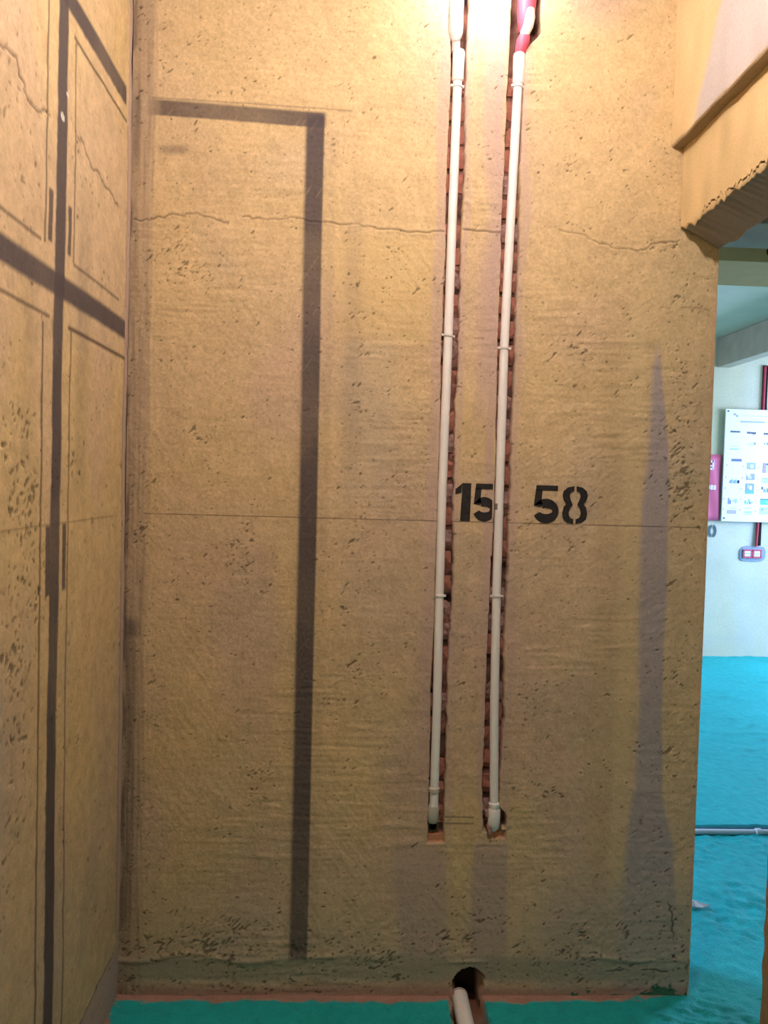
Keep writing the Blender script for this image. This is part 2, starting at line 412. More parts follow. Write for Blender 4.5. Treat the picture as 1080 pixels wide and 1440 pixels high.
# shallow brick-coloured chip under each slot
chip = (boxm(U + wob * .5, V, 0.255, 0.302, 0.455, 0.482, 0.002, 0.002) + boxm(U + wob, V, 0.425, 0.478, 0.470, 0.492, 0.004, 0.003)) * (~slot)
H -= 0.012 * np.clip(chip, 0, 1)
C = mixc(C, (0.46, 0.20, 0.11), 0.8 * chip)
# ragged hole for the waste pipe at the foot of the wall
hw = 0.043 + 0.004 * nfield(nv, 1, du, du, 0.03, 0.03, 0, 70)[0]
hole = (np.abs(U - 0.387 - 0.004 * (V > 0.05)) < (hw * np.sqrt(np.clip(1 - (np.clip(v - 0.03, 0, 1) / 0.056) ** 2, 0, 1)))[:, None])
hole &= V < 0.088 + 0.004 * sm
rim = hole & ((U > 0.418) & (V < 0.055))
H = np.where(hole, -0.085 - 0.004 * sm, H)
H = np.where(rim, -0.02, H)
C = np.where(hole[..., None], np.array((0.035, 0.028, 0.022)) * np.ones_like(C), C)
C = np.where(rim[..., None], np.array((0.30, 0.19, 0.12)) * np.ones_like(C), C)
# green coating splashed up the right foot of the wall
spl = sstep(-0.3, 0.5, 0.9 * NF(0.03, 0.02, 0, 61) + 0.5 * NF(0.01, 0.01, 0, 85) + 2.0 - V / 0.016 - 3.4 * (1 - sstep(0.86, 1.0, U)))
C = mixc(C, (0.015, 0.14, 0.085), 0.9 * spl * ~(hole | slot) * (U > 0.6))

# sprayed door outline: two stripes
scr = 1 - 0.18 * sstep(1.6, 2.6, NF(0.05, 0.004, 1.0, 62))
xc = np.interp(V, [0, 2.6], [-0.1125, -0.1235]) + 0.001 * NF(0.5, 0.5, 0, 63)
hs = 0.0255
sV = sstep(-hs - 0.007, -hs + 0.006, U - xc) * (1 - sstep(hs - 0.003, hs + 0.003, U - xc)) * sstep(0.085, 0.13, V) * (1 - sstep(2.525, 2.545, V))
zc = np.interp(U, [-0.6, -0.1], [2.533, 2.519])
sH = sstep(-0.025, -0.019, V - zc) * (1 - sstep(0.016, 0.026, V - zc)) * sstep(-0.60, -0.54, U) * (1 - sstep(-0.105, -0.085, U))
dens = (0.93 - 0.10 * sstep(0, 1.5, NF(0.25, 0.25, 0, 64))) * scr
C = mixc(C, INK, sH * dens * 0.92)
C = mixc(C, INK, sV * dens)
C = mixc(C, INK, 0.25 * sV * boxm(U, V, -1, 1, 0.95, 1.45, 1, 0.1))
C = mixc(C, INK, 0.12 * boxm(U, V, -0.155, -0.06, 0.13, 2.5, 0.010, 0.03))
for cl in (jag([(-0.575, 2.557), (-0.16, 2.552), (-0.02, 2.548)], 0.001, 3, 5),):
    C = mixc(C, INK, 0.45 * np.clip(1.2 - polyd(U, V, cl) / 0.003, 0, 1))
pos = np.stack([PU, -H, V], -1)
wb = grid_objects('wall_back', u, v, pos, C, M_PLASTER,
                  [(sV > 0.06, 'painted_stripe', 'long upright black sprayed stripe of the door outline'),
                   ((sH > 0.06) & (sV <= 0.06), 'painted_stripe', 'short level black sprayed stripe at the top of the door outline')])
wall_back = tag(wb[0], 'yellow-beige plastered wall with two pipe chases and stencilled numbers', kind='structure')

# masonry body of the wall (behind the plaster) and its far side
body = bmesh.new()
box_bm(-1.2, XJ, 0.098, 0.2, -0.06, ZC, body)
box_bm(XJ - 0.004, XJ, 0.0, 0.1, -0.06, 2.26, body)
link('masonry', bm_mesh('masonry', body), M_PLAIN, wall_back)

# bricks showing at the bottom of the chases, one object per course
brick_meshes = []
for k in range(6):
    bm = bmesh.new()
    bmesh.ops.create_grid(bm, x_segments=3, y_segments=3, size=0.5)
    for vv in bm.verts:
        x, y = vv.co.x, vv.co.y
        vv.co = Vector((x * 0.058, -random.uniform(0.0, 0.011) + (0.006 if abs(y) > 0.45 else 0), y * random.uniform(0.052, 0.062)))
    ed = [e for e in bm.edges if e.is_boundary]
    r = bmesh.ops.extrude_edge_only(bm, edges=ed)
    for g in r['geom']:
        if isinstance(g, bmesh.types.BMVert): g.co.y += 0.016
    brick_meshes.append(bm_mesh('brick', bm))
    brick_meshes[-1].materials.append(M_BRICK if k % 3 else M_BRICK2)
for (cx, z0, z1, s) in ((0.278, 0.50, 2.72, 0.9), (0.441, 0.52, 2.72, 0.93)):
    z = z0 + 0.03
    while z < z1:
        if random.random() > 0.06:
            o = bpy.data.objects.new('brick', random.choice(brick_meshes)); COL.objects.link(o); o.parent = wall_back
            o.location = (cx + random.uniform(-0.0015, 0.0015), CH - 0.004 + random.uniform(-0.005, 0.005), z)
            o.scale = (s * random.choice((-1, 1)), 1, random.choice((-1, 1)) * random.uniform(0.85, 1.02))
            o.rotation_euler = (0, random.uniform(-0.05, 0.05), 0)
        z += random.uniform(0.064, 0.074)
# broken brick fragments beside the right-hand elbow
for (x, y, z, sx, sz, rt) in ((0.428, 0.012, 0.542, 0.012, 0.016, 0.1), (0.434, 0.002, 0.497, 0.011, 0.024, 0.25)):
    o = box('brick', (-sx / 2, sx / 2, -0.012, 0.012, -sz / 2, sz / 2), M_BRICK2, wall_back, bevel=0.002)
    o.location = (x, y, z); o.rotation_euler = (0, -rt, 0)

# ================================================================== wall_left: plaster with the sprayed cupboard outline
dl = 0.0036
uf = np.arange(-1.0, 0.0 + dl * 0.5, dl); uf[-1] = 0.0
vl = np.arange(-0.06, ZC + dl, dl)
nu, nv = len(uf), len(vl)
U, V = np.meshgrid(uf, vl)
def NL(lu, lv, ang=0, seed=0, band=0): return nfield(nu, nv, dl, dl, lu, lv, ang, 100 + seed, band)
low = NL(0.5, 0.6, 0, 1); sm = NL(0.03, 0.03, 0, 3); fi = NL(0.010, 0.010, 0, 4)
H = 0.0015 * low + 0.0005 * NL(0.12, 0.12, 0, 2) + 0.00025 * sm + 0.00012 * fi + 0.0003 * NL(0.01, 0.10, 0, 5) * sstep(0, 1, NL(0.2, 0.3, 0, 6))
C = np.ones((nv, nu, 3)) * np.array((0.62, 0.475, 0.245))
C = mixc(C, YEL2, sstep(-0.8, 1.2, low))
C = mixc(C, PINK, 0.3 * sstep(0.2, 1.6, NL(0.2, 0.5, 0, 20)))
C = mixc(C, GREY, 0.3 * sstep(0.6, 1.8, NL(0.12, 0.35, 0, 21)))
C *= (1 + 0.04 * fi + 0.04 * sm)[..., None]
C = mixc(C, (0.50, 0.38, 0.33), 0.85 * sstep(-0.034, -0.028, U + 0.003 * NL(0.2, 0.3, 0, 22)))
tri = sstep(-0.004, 0.006, (U + 0.109) - (V - 0.157) * 0.2) * (1 - sstep(0.150, 0.158, V - 0.045 * np.clip(U + 0.109, -1, 0)))
C = mixc(C, (0.44, 0.35, 0.34), 0.75 * (1 - sstep(0.148, 0.156, V)))
C = mixc(C, DKBRN, 0.5 * (np.abs(V - 0.152 - 0.03 * (U + 0.2)) < 0.0035) * (U < -0.05))
C = mixc(C, (0.40, 0.42, 0.36), 0.5 * (1 - sstep(-0.83, -0.78, U)) * (1 - sstep(1.0, 1.3, V)))
cl = [jag([(-0.86, 2.245), (-0.79, 2.262), (-0.765, 2.268), (-0.745, 2.24), (-0.72, 2.222), (-0.70, 2.212), (-0.675, 2.216), (-0.64, 2.229), (-0.60, 2.235)], 0.006, 4, 21),
      jag([(-0.44, 2.262), (-0.40, 2.262), (-0.36, 2.235), (-0.33, 2.228), (-0.285, 2.238), (-0.25, 2.225), (-0.20, 2.226), (-0.15, 2.214), (-0.12, 2.214)], 0.006, 3, 22)]
for k, cr in enumerate(cl):
    D = polyd(U, V, cr); m = np.clip(1.3 - D / 0.0035, 0, 1) * 0.8
    H -= 0.003 * m; C = mixc(C, DKBRN, 0.8 * m); H += 0.0008 * np.clip(1 - np.abs(D - 0.009) / 0.007, 0, 1)
spots = []
scatter(420, -0.9, 0, 0.3, ZC, 0.0014, 0.0028)
REG = 0 * U
for c in ((-0.70, 1.42, 0.05, 0.10), (-0.72, 1.35, 0.04, 0.08), (-0.78, 1.60, 0.05, 0.07), (-0.75, 1.55, 0.04, 0.05), (-0.62, 1.30, 0.03, 0.08), (-0.75, 1.15, 0.06, 0.08), (-0.72, 1.0, 0.05, 0.06), (-0.70, 0.85, 0.06, 0.05),
          (-0.80, 2.2, 0.04, 0.03), (-0.78, 0.75, 0.03, 0.06), (-0.40, 1.53, 0.05, 0.03), (-0.55, 1.52, 0.02, 0.02), (-0.35, 2.18, 0.05, 0.03), (-0.73, 2.05, 0.05, 0.05), (-0.38, 0.9, 0.05, 0.04), (-0.2, 1.95, 0.05, 0.05)):
    cluster(6, *c, 0.0016, 0.0035)
    REG += 0.8 * np.exp(-0.5 * (((U - c[0]) / (c[2] * 1.2)) ** 2 + ((V - c[1]) / (c[3] * 1.2)) ** 2))
stamp_pits(H, C, uf, vl, spots, 0.6)
rl = np.clip(REG, 0, 1.1)
crumb = sstep(0, 0.6, 0.85 * NL(0.014, 0.0075, 0.9, 80) + 0.45 * NL(0.025, 0.016, -0.4, 81) + 0.35 * NL(0.10, 0.07, 0, 82) - (2.42 - 1.45 * rl))
H -= 0.0022 * crumb
C = C * (1 - 0.55 * crumb)[..., None]
CB = np.array((0.085, 0.073, 0.076))
def stripe(cu, hu, cv, hv, su, sv):
    return boxm(U, V, cu - hu, cu + hu, cv - hv, cv + hv, su, sv)
cxv = np.interp(V, [0, 2.9], [-0.551, -0.524])
s_mid = sstep(-0.034, -0.024, U - cxv) * (1 - sstep(0.022, 0.032, U - cxv))
s_mid *= sstep(0.0, 0.05, V)
s_bar = boxm(U, V, -1.2, -0.034, 1.881, 1.932, 0.002, 0.007)
s_top = boxm(U, V, -1.2, -0.052, 2.508, 2.560, 0.003, 0.006)
lin = np.zeros_like(U)
def hl(v0, u0, u1, w=0.0035, a=0.7, slope=0.0):
    global lin
    lin = np.maximum(lin, a * np.clip(1.3 - np.abs(V - v0 - slope * (U - u1)) / w, 0, 1) * (U > u0) * (U < u1))
def vl_(u0, v0, v1, w=0.0055, a=0.75, tilt=0.0):
    global lin
    lin = np.maximum(lin, a * np.clip(1.3 - np.abs(U - u0 - tilt * (V - v0)) / w, 0, 1) * (V > v0) * (V < v1))
vl_(-0.615, 1.975, 2.56, tilt=0.0); vl_(-0.625, 0.0, 1.815, tilt=0.003)
vl_(-0.453, 1.975, 2.475, a=0.65); vl_(-0.463, 0.0, 1.830, a=0.65, tilt=0.003)
hl(2.468, -0.465, -0.045, 0.0055, 0.8); hl(2.50, -0.66, -0.57, 0.004, 0.4); hl(1.828, -0.475, -0.035, 0.006, 0.8); hl(1.830, -1.0, -0.585, 0.005, 0.7)
hl(1.975, -1.0, -0.635, 0.005, 0.65); hl(1.973, -0.455, -0.10, 0.005, 0.6)
vl_(-0.034, 0.2, 1.83, 0.004, 0.45); vl_(-0.036, 1.97, 2.46, 0.004, 0.4)
hl(1.3935, -1.0, -0.10, 0.003, 0.35)
C = mixc(C, DKBRN, lin)
C = mixc(C, CB, 0.22 * boxm(U, V, -0.42, -0.34, 1.45, 2.12, 0.02, 0.15))
C = mixc(C, CB, 0.16 * boxm(U, V, -0.72, -0.66, 1.5, 2.0, 0.02, 0.15))
hd = [boxm(U, V, -0.600, -0.577, 1.985, 2.092, 0.003, 0.004), boxm(U, V, -0.490, -0.470, 1.985, 2.092, 0.003, 0.004),
      boxm(U, V, -0.592, -0.566, 1.243, 1.392, 0.003, 0.004), boxm(U, V, -0.494, -0.471, 1.243, 1.392, 0.003, 0.004)]
den = 0.95 - 0.08 * sstep(0, 1.5, NL(0.2, 0.2, 0, 40))
for s_ in (s_top, s_bar, s_mid): C = mixc(C, CB, s_ * den)
for h_ in hd: C = mixc(C, (0.10, 0.08, 0.075), 0.9 * h_)
C = mixc(C, (0.75, 0.72, 0.66), 0.8 * ((np.hypot((U + 0.53) / 1.5, V - 2.265) < 0.008) | (np.hypot((U + 0.50) / 1.2, V - 2.325) < 0.006)))
regs = [(s_mid > 0.06, 'painted_stripe', 'upright sprayed dark stripe between the outlined cupboard doors'),
        ((s_bar > 0.06) & (U < cxv), 'painted_stripe', 'lower slanting-looking dark crossbar left of the upright stripe'),
        ((s_bar > 0.06) & (U > cxv), 'painted_stripe', 'lower dark crossbar between upright stripe and room corner'),
        (s_top > 0.06, 'painted_stripe', 'uppermost dark crossbar of the cupboard outline')]
for h_, lb in zip(hd, ('upper left sprayed door handle mark', 'upper right sprayed door handle mark', 'lower left sprayed door handle mark', 'lower right sprayed door handle mark')):
    regs.append((h_ > 0.3, 'painted_handle', lb))
pos = np.stack([XL + H, U, V], -1)[:, ::-1]; C = C[:, ::-1]
regs = [(r[0][:, ::-1], r[1], r[2]) for r in regs]
wl = grid_objects('wall_left', uf, vl, pos, C, M_PLASTER, regs)
wall_left = tag(wl[0], 'yellow-beige plastered side wall with sprayed outline of cupboard doors', kind='structure')
wlb = bmesh.new()
box_bm(XL - 0.12, XL - 0.006, -2.6, 0.1, -0.06, ZC, wlb); box_bm(XL - 0.12, XL, -2.6, -0.995, -0.06, ZC, wlb)
link('masonry', bm_mesh('masonry', wlb), M_PLAIN, wall_left)

# ================================================================== wall_right: lintel, beam and jamb over the opening
def profile_sweep(name, ys, prof, mat, parent=None):
    """prof(y, j) -> list of (x, z, colour)"""
    rows = [prof(y, j) for j, y in enumerate(ys)]
    n = len(rows[0]); verts = []; cols = []
    for y, r in zip(ys, rows):
        for (x, z, c) in r: verts.append((x, y, z)); cols.append((*c, 1))
    faces = []
    for j in range(len(ys) - 1):
        for k in range(n):
            a = j * n + k; b = j * n + (k + 1) % n
            faces.append((a, b, b + n, a + n))
    faces.append(tuple(range(n - 1, -1, -1))); faces.append(tuple(range((len(ys) - 1) * n, len(ys) * n)))
    me = bpy.data.meshes.new(name); me.from_pydata(verts, [], faces); me.update()
    bm = bmesh.new(); bm.from_mesh(me); bmesh.ops.recalc_face_normals(bm, faces=bm.faces[:]); bm.to_mesh(me); bm.free()
    a = me.color_attributes.new('Col', 'FLOAT_COLOR', 'POINT'); a.data.foreach_set('color', np.array(cols, dtype=np.float32).reshape(-1))
    me.polygons.foreach_set('use_smooth', [True] * len(me.polygons)); me.set_sharp_from_angle(angle=math.radians(38))
    return link(name, me, mat, parent)

ys = np.concatenate([np.arange(-1.3, -0.7, 0.05), np.arange(-0.7, 0.001, 0.004)])
e1 = nfield(len(ys), 1, 0.004, 1, 0.02, 1, 0, 201)[0]; e2 = nfield(len(ys), 1, 0.004, 1, 0.06, 1, 0, 202)[0]
sf = nfield(len(ys), 24, 0.004, 0.01, 0.05, 0.05, 0, 203)
LINT = (0.60, 0.45, 0.23)
def lint_prof(y, j):
    zb = 2.249 + 0.003 * e1[j] + 0.002 * e2[j]
    zcr = 2.262 + 0.003 * e2[j] + 0.004 * e1[(j * 3) % len(ys)] + 0.012 * max(0, -y - 0.42)
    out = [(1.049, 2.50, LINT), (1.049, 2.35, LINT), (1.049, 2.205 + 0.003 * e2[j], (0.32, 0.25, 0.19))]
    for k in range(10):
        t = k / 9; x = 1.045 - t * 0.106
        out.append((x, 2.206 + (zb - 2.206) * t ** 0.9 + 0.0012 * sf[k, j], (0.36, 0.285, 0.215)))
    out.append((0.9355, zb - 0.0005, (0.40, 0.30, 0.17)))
    out.append((0.933, zb + 0.003, LINT))
    open_ = (-0.52 < y < -0.14)
    g = 0.005 if open_ and (e1[j] > -1.6) else 0.0
    out += [(0.932, zcr - 0.0035, LINT), (0.932 + g, zcr - 0.001, DKBRN if g else LINT), (0.932 + g, zcr + 0.001, DKBRN if g else LINT), (0.932, zcr + 0.0035, LINT)]
    for k in range(10):
        z = 2.28 + k * 0.0215
        c = np.array(LINT) * (1 + 0.05 * sf[k + 10, j])
        out.append((0.932 + 0.0010 * sf[k + 10, j], z, tuple(c)))
    out.append((0.932, 2.50, LINT))
    return out
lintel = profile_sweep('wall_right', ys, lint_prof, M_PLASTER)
tag(lintel, 'plastered side wall with chipped lintel over the doorway', kind='structure')
def beam_prof(y, j):
    o_ = [(1.049, 2.95, LINT), (1.049, 2.481, LINT)]
    xb = 0.897
    zb = 2.484 + 0.0015 * e2[j]
    o_.append((xb + 0.004, zb, (0.30, 0.23, 0.15))); o_.append((xb, zb + 0.004, (0.50, 0.38, 0.22)))
    for k in range(24):
        z = 2.495 + k * 0.0195
        lim = -0.165 - (z - 2.522) * 0.62 + 0.004 * e2[j]
        t = 1 / (1 + math.exp(-(lim - y) / 0.004)) if abs(lim - y) < 0.1 else float(y < lim)
        c = np.array((0.66, 0.49, 0.26)) * (1 - t) + np.array((0.52, 0.47, 0.44)) * t
        c = c * (1 + 0.03 * sf[k, j])
        o_.append((xb + 0.0008 * sf[k, j], z, tuple(c)))
    o_.append((xb, 2.95, LINT))
    return o_
profile_sweep('beam', ys, beam_prof, M_PLASTER, lintel)
def jamb_prof(y, j): return []
zs_ = np.arange(-0.05, 2.26, 0.012)
jv = nfield(len(zs_), 1, 0.012, 1, 0.05, 1, 0, 210)[0]
bm = bmesh.new(); rows = []
for j, z in enumerate(zs_):
    e = -0.618 + 0.004 * jv[j]
    pr = [(0.925, -1.3), (0.925 + 0.001 * jv[j], -0.70), (0.925, e - 0.012), (0.931, e), (1.04, e + 0.004), (1.049, -1.3)]
    rows.append([bm.verts.new((x, y, z)) for x, y in pr])
for A, B in zip(rows, rows[1:]):
    for k in range(6): bm.faces.new((A[k], A[(k + 1) % 6], B[(k + 1) % 6], B[k]))
bm.faces.new(rows[0][::-1]); bm.faces.new(rows[-1])
bmesh.ops.recalc_face_normals(bm, faces=bm.faces[:])
link('jamb', bm_mesh('jamb', bm), noisy('jamb_plaster', (0.36, 0.23, 0.12), 0.9, 0.35, 40, 0.8, 0.003, spec=0.1), lintel)  # browner than the wall plaster, jamb shade is put into the colour
rb = bmesh.new(); box_bm(0.93, 1.049, -2.6, -1.28, -0.06, ZC, rb)
link('masonry', bm_mesh('masonry', rb), M_PLAIN, lintel)

# ================================================================== floor (concrete with green coating)
xs = np.concatenate([np.arange(-3.6, -0.66, 0.08), np.arange(-0.66, 0.32, 0.009), np.arange(0.32, 0.46, 0.0035), np.arange(0.46, 2.10, 0.0085), np.arange(2.1, 5.3, 0.07)])
yy = np.concatenate([np.arange(-6.2, -0.7, 0.09), np.arange(-0.7, -0.2, 0.02), np.arange(-0.2, 0.06, 0.004), np.arange(0.06, 1.10, 0.012), np.arange(1.10, 1.23, 0.004), np.arange(1.23, 2.6, 0.022), np.arange(2.6, 5.0, 0.05)])
X, Y = np.meshgrid(xs, yy)
def sampled(lu, lv, ang, seed, dd=0.012):
    gx = np.arange(-3.7, 5.5, dd); gy = np.arange(-6.3, 5.1, dd)
    f = nfield(len(gx), len(gy), dd, dd, lu, lv, ang, seed)
    i = np.clip(((X + 3.7) / dd), 0, len(gx) - 1.001); j = np.clip(((Y + 6.3) / dd), 0, len(gy) - 1.001)
    i0 = i.astype(int); j0 = j.astype(int); a = i - i0; b = j - j0
    return (f[j0, i0] * (1 - a) + f[j0, i0 + 1] * a) * (1 - b) + (f[j0 + 1, i0] * (1 - a) + f[j0 + 1, i0 + 1] * a) * b
f1 = sampled(0.5, 0.4, 0, 301); f2 = sampled(0.07, 0.05, 0.5, 302); f3 = sampled(0.03, 0.022, 0.5, 303); f4 = sampled(0.16, 0.03, -0.5, 304)
patch = sstep(0.0, 1.1, sampled(0.4, 0.4, 0, 305))
f5 = sampled(0.05, 0.014, -0.45, 307, 0.008); f6 = sampled(0.014, 0.014, 0, 308, 0.007)
Z = 0.002 * f1 + 0.0006 * f3 + 0.0006 * f2 + 0.0004 * f6 + patch * (0.0012 * f2 + 0.0010 * f3 + 0.0014 * f4 * 0.5 + 0.0020 * f5) + 0.0007 * f6 * patch
inner = (X > XL - .02) & (X < XJ + .01)
Z = np.where(inner & (Y > -0.06), Z * 0.4, Z)
CF = np.ones(X.shape + (3,)) * np.array((0.014, 0.35, 0.345))
CF = mixc(CF, (0.018, 0.41, 0.405), sstep(-1, 1.5, f1) * 0.6)
CF = mixc(CF, (0.010, 0.16, 0.14), 0.35 * sstep(0.3, 1.6, f2) * patch)
# bare strip along the wall foot and in the left corner
lim = -0.030 + 0.0045 * f3 + 0.003 * sampled(0.2, 0.2, 0, 306) + 0.035 * sstep(0.80, 0.95, X)
bare = sstep(-0.003, 0.003, Y - lim) * (X < XJ)
corner = sstep(0, 0.01, (-0.630 + 0.010 * f3) + np.clip(Y + 0.045, -2, 0) * 0.25 * -0.9 - X) * (Y < 0.05)
bare = np.maximum(bare, corner * (X < -0.55))
CF = mixc(CF, (0.36, 0.21, 0.16), bare)
Z += bare * 0.002
# dip for the waste pipe
tr = sstep(0.333, 0.337, X - 0.003 * f3) * (1 - sstep(0.424, 0.428, X - 0.006 * f3)) * (Y < 0.2)
Z = Z * (1 - tr) - 0.045 * tr
tb = sstep(0.322, 0.33, X) * (1 - sstep(0.426, 0.434, X)) * (Y < 0.2) * (Y > -3.0)
CF = mixc(CF, (0.34, 0.20, 0.12), 0.9 * tb * (1 - tr))
CF = mixc(CF, (0.24, 0.12, 0.07), 0.95 * tr * (X < 0.40)); CF = mixc(CF, (0.22, 0.10, 0.06), 0.9 * tr * (X >= 0.40))
CF = mixc(CF, (0.015, 0.14, 0.09), 0.8 * tr * (X > 0.40) * (Y < -0.10) * sstep(-0.2, 0.5, f3))
# shallow channel behind the conduit on the far floor, its shade painted dark
ch = (Y > 1.142) * (Y < 1.212) * (X > XJ)
Z = np.where(ch, -0.02, Z); CF = mixc(CF, (0.10, 0.08, 0.13), 0.95 * ch)
# a dropped dab of hardened coating
def dab(x, y, rx, ry, h):
    global Z
    q = np.clip(1 - ((X - x) / rx) ** 2 - ((Y - y) / ry) ** 2, 0, 1); Z = Z + h * np.sqrt(q)
for _ in range(420):
    dab(random.uniform(1.08, 2.0), random.uniform(-0.3, 1.05), random.uniform(0.006, 0.02), random.uniform(0.004, 0.010), random.uniform(-0.005, 0.004))
for (x, y) in ((1.50, 0.66), (1.60, 0.33), (1.45, 0.25)): dab(x, y, 0.035, 0.014, -0.007); dab(x + 0.02, y + 0.03, 0.03, 0.018, 0.004)
pos = np.stack([X, Y, Z], -1)
fl = grid_objects('floor', xs, yy, pos, CF, M_FLOOR)
floor = tag(fl[0], 'rough concrete floor with green waterproof coating', kind='structure')
link('slab', bm_mesh('slab', box_bm(-3.6, 5.2, -6.2, 5.0, -0.3, -0.07)), M_CONC, floor)

# ================================================================== ceilings, remaining walls, far room
tag(box('ceiling', (-3.6, 5.2, -6.2, 0.2, ZC, ZC + 0.15), M_CONC), 'plastered ceiling above the pipes', kind='structure')
tag(box('ceiling_far', (-1.3, 5.2, 0.2, 5.1, 2.90, 3.1), noisy('far_ceiling', (0.56, 0.55, 0.40), 0.9, 0.1, 4, 0.3, 0.003, spec=0.1)), 'pale rough ceiling of the far room', kind='structure')
wf = box('wall_front', (-3.6, 3.0, -6.2, -6.1, -0.06, ZC), M_PLAIN); tag(wf, kind='structure')
wf2 = box('wall_passage', (1.049, 5.2, -1.45, -1.3, -0.06, ZC), M_PLAIN); tag(wf2, kind='structure')
tag(box('wall_entry_left', (-3.6, -3.5, -6.1, 0.1, -0.06, ZC), M_PLAIN), kind='structure')
tag(box('wall_entry_right', (3.0, 3.1, -6.1, -1.45, -0.06, ZC), M_PLAIN), kind='structure')
tag(box('wall_entry_back', (-3.5, XL - 0.12, 0.0, 0.1, -0.06, ZC), M_PLAIN), kind='structure')
wlw = bmesh.new()
for b in ((-1.3, -1.2, 0.1, 0.95, -0.06, 2.95), (-1.3, -1.2, 2.55, 5.0, -0.06, 2.95), (-1.3, -1.2, 0.95, 2.55, -0.06, 0.85), (-1.3, -1.2, 0.95, 2.55, 2.6, 2.95)):
    box_bm(*b, wlw)
tag(link('wall_far_left', bm_mesh('wall_far_left', wlw), M_PLAIN), kind='structure')  # unseen side wall, its opening added to pass the left fill light

# far wall with its faint vertical streaks
uf2 = np.arange(-1.3, 5.25, 0.03); vf2 = np.arange(-0.06, 2.95, 0.03); U2, V2 = np.meshgrid(uf2, vf2)
n2 = lambda a, b, s: nfield(len(uf2), len(vf2), 0.03, 0.03, a, b, 0, s)
CW = np.ones(U2.shape + (3,)) * np.array((0.60, 0.56, 0.40))
CW = mixc(CW, (0.62, 0.60, 0.56), 0.8 * sstep(-0.6, 0.9, n2(0.3, 1.6, 401)))
CW = mixc(CW, (0.56, 0.50, 0.26), 0.55 * boxm(U2, V2, 3.25, 3.55, 1.8, 2.72, 0.08, 0.15))
CW = mixc(CW, (0.50, 0.48, 0.50), 0.4 * (1 - sstep(0.05, 0.25, V2)) * sstep(-0.5, 1, n2(0.3, 0.2, 402)))
posw = np.stack([U2, 4.9 + 0.002 * n2(0.4, 0.4, 403), V2], -1)
fw = grid_objects('wall_far', uf2, vf2, posw, CW, M_FARWALL)
wall_far = tag(fw[0], 'pale plastered far wall behind the notice board', kind='structure')
link('masonry', bm_mesh('masonry', box_bm(-1.3, 5.2, 4.915, 5.05, -0.06, 2.95)), M_PLAIN, wall_far)
# window wall of the far room (out of view, lets the daylight in)
ww = bmesh.new()
for b in ((5.0, 5.2, -1.45, 2.15, -0.06, 2.95), (5.0, 5.2, 4.45, 5.0, -0.06, 2.95), (5.0, 5.2, 2.15, 4.45, -0.06, 0.35), (5.0, 5.2, 2.15, 4.45, 2.55, 2.95)):
    box_bm(*b, ww)
wr = tag(link('wall_far_right', bm_mesh('wall_far_right', ww), M_PLAIN), kind='structure')

# beams seen above and through the opening
B_OLIVE = noisy('olive_plaster', (0.33, 0.235, 0.095), 0.9, 0.12, 8, 0.4, 0.003, spec=0.1)
def beam(nm, b, mt, lb):
    o = box(nm, b, mt, None, bevel=0.006); return tag(o, lb, kind='structure')
beam('beam', (XJ + 0.001, 3.2, -0.16, 0.063, 2.229, 2.949), noisy('brown_plaster', (0.48, 0.42, 0.33), 0.9, 0.2, 12, 0.5, 0.003, spec=0.1), 'grey-brown beam just beyond the doorway lintel')
bb = beam('beam', (-1.2, 4.99, 2.10, 2.62, 2.785, 2.899), B_OLIVE, 'olive crossbeam beyond the doorway with a red conduit end')
beam('beam', (3.30, 3.42, 2.63, 4.89, 2.64, 2.899), noisy('beam_plaster', (0.44, 0.38, 0.27), 0.9, 0.15, 8, 0.4, 0.003, spec=0.1), 'dark beam running towards the far wall')

# ================================================================== stencilled numbers (flat paint on the plaster)
def arc(cx, cz, rx, rz, t, a0, a1, n=18):
    """quad strip for an elliptical arc band of thickness t; angles in degrees"""
    q = []
    for k in range(n):
        a = math.radians(a0 + (a1 - a0) * k / n); b = math.radians(a0 + (a1 - a0) * (k + 1) / n)
        q.append([(cx + rx * math.cos(a), cz + rz * math.sin(a)), (cx + (rx - t) * math.cos(a), cz + (rz - t) * math.sin(a)),
                  (cx + (rx - t) * math.cos(b), cz + (rz - t) * math.sin(b)), (cx + rx * math.cos(b), cz + rz * math.sin(b))])
    return q
def digit_polys(ch):
    if ch == '1':
        return [[(0.44, 0), (0.98, 0), (1.0, 1), (0.52, 1)], [(0.0, 0.70), (0.47, 0.75), (0.52, 1), (0.42, 0.95), (0.0, 0.84)]]
    if ch == '5':
        q = [[(0.08, 0.86), (0.93, 0.86), (0.93, 1.0), (0.10, 1.0)], [(0.02, 0.46), (0.30, 0.50), (0.34, 0.88), (0.08, 0.88)]]
        q += arc(0.49, 0.325, 0.49, 0.325, 0.245, 122, -158, 34)
        q += [[(0.02, 0.46), (0.28, 0.43), (0.36, 0.52), (0.27, 0.60), (0.20, 0.58)]]
        return q
    if ch == '8':
        q = []
        outer = [(.56, 1), (.80, .965), (.96, .87), (1, .75), (.95, .62), (.85, .53), (.95, .44), (1, .28), (.96, .13), (.80, .03), (.56, 0)]
        inner = [(.56, .87), (.66, .84), (.71, .79), (.72, .73), (.68, .63), (.60, .51), (.69, .43), (.75, .30), (.73, .21), (.66, .15), (.56, .13)]
        for s_ in (1, -1):
            o2 = [(0.515 + s_ * (a - 0.515), b) for a, b in outer]; i2 = [(0.515 + s_ * (a - 0.515), b) for a, b in inner]
            q += [[o2[k], o2[k + 1], i2[k + 1], i2[k]] for k in range(10)]
        return q
    if ch == '0':
        return arc(0.56, 0.5, 0.44, 0.5, 0.25, 82, -82, 16) + arc(0.44, 0.5, 0.44, 0.5, 0.25, 98, 262, 16)
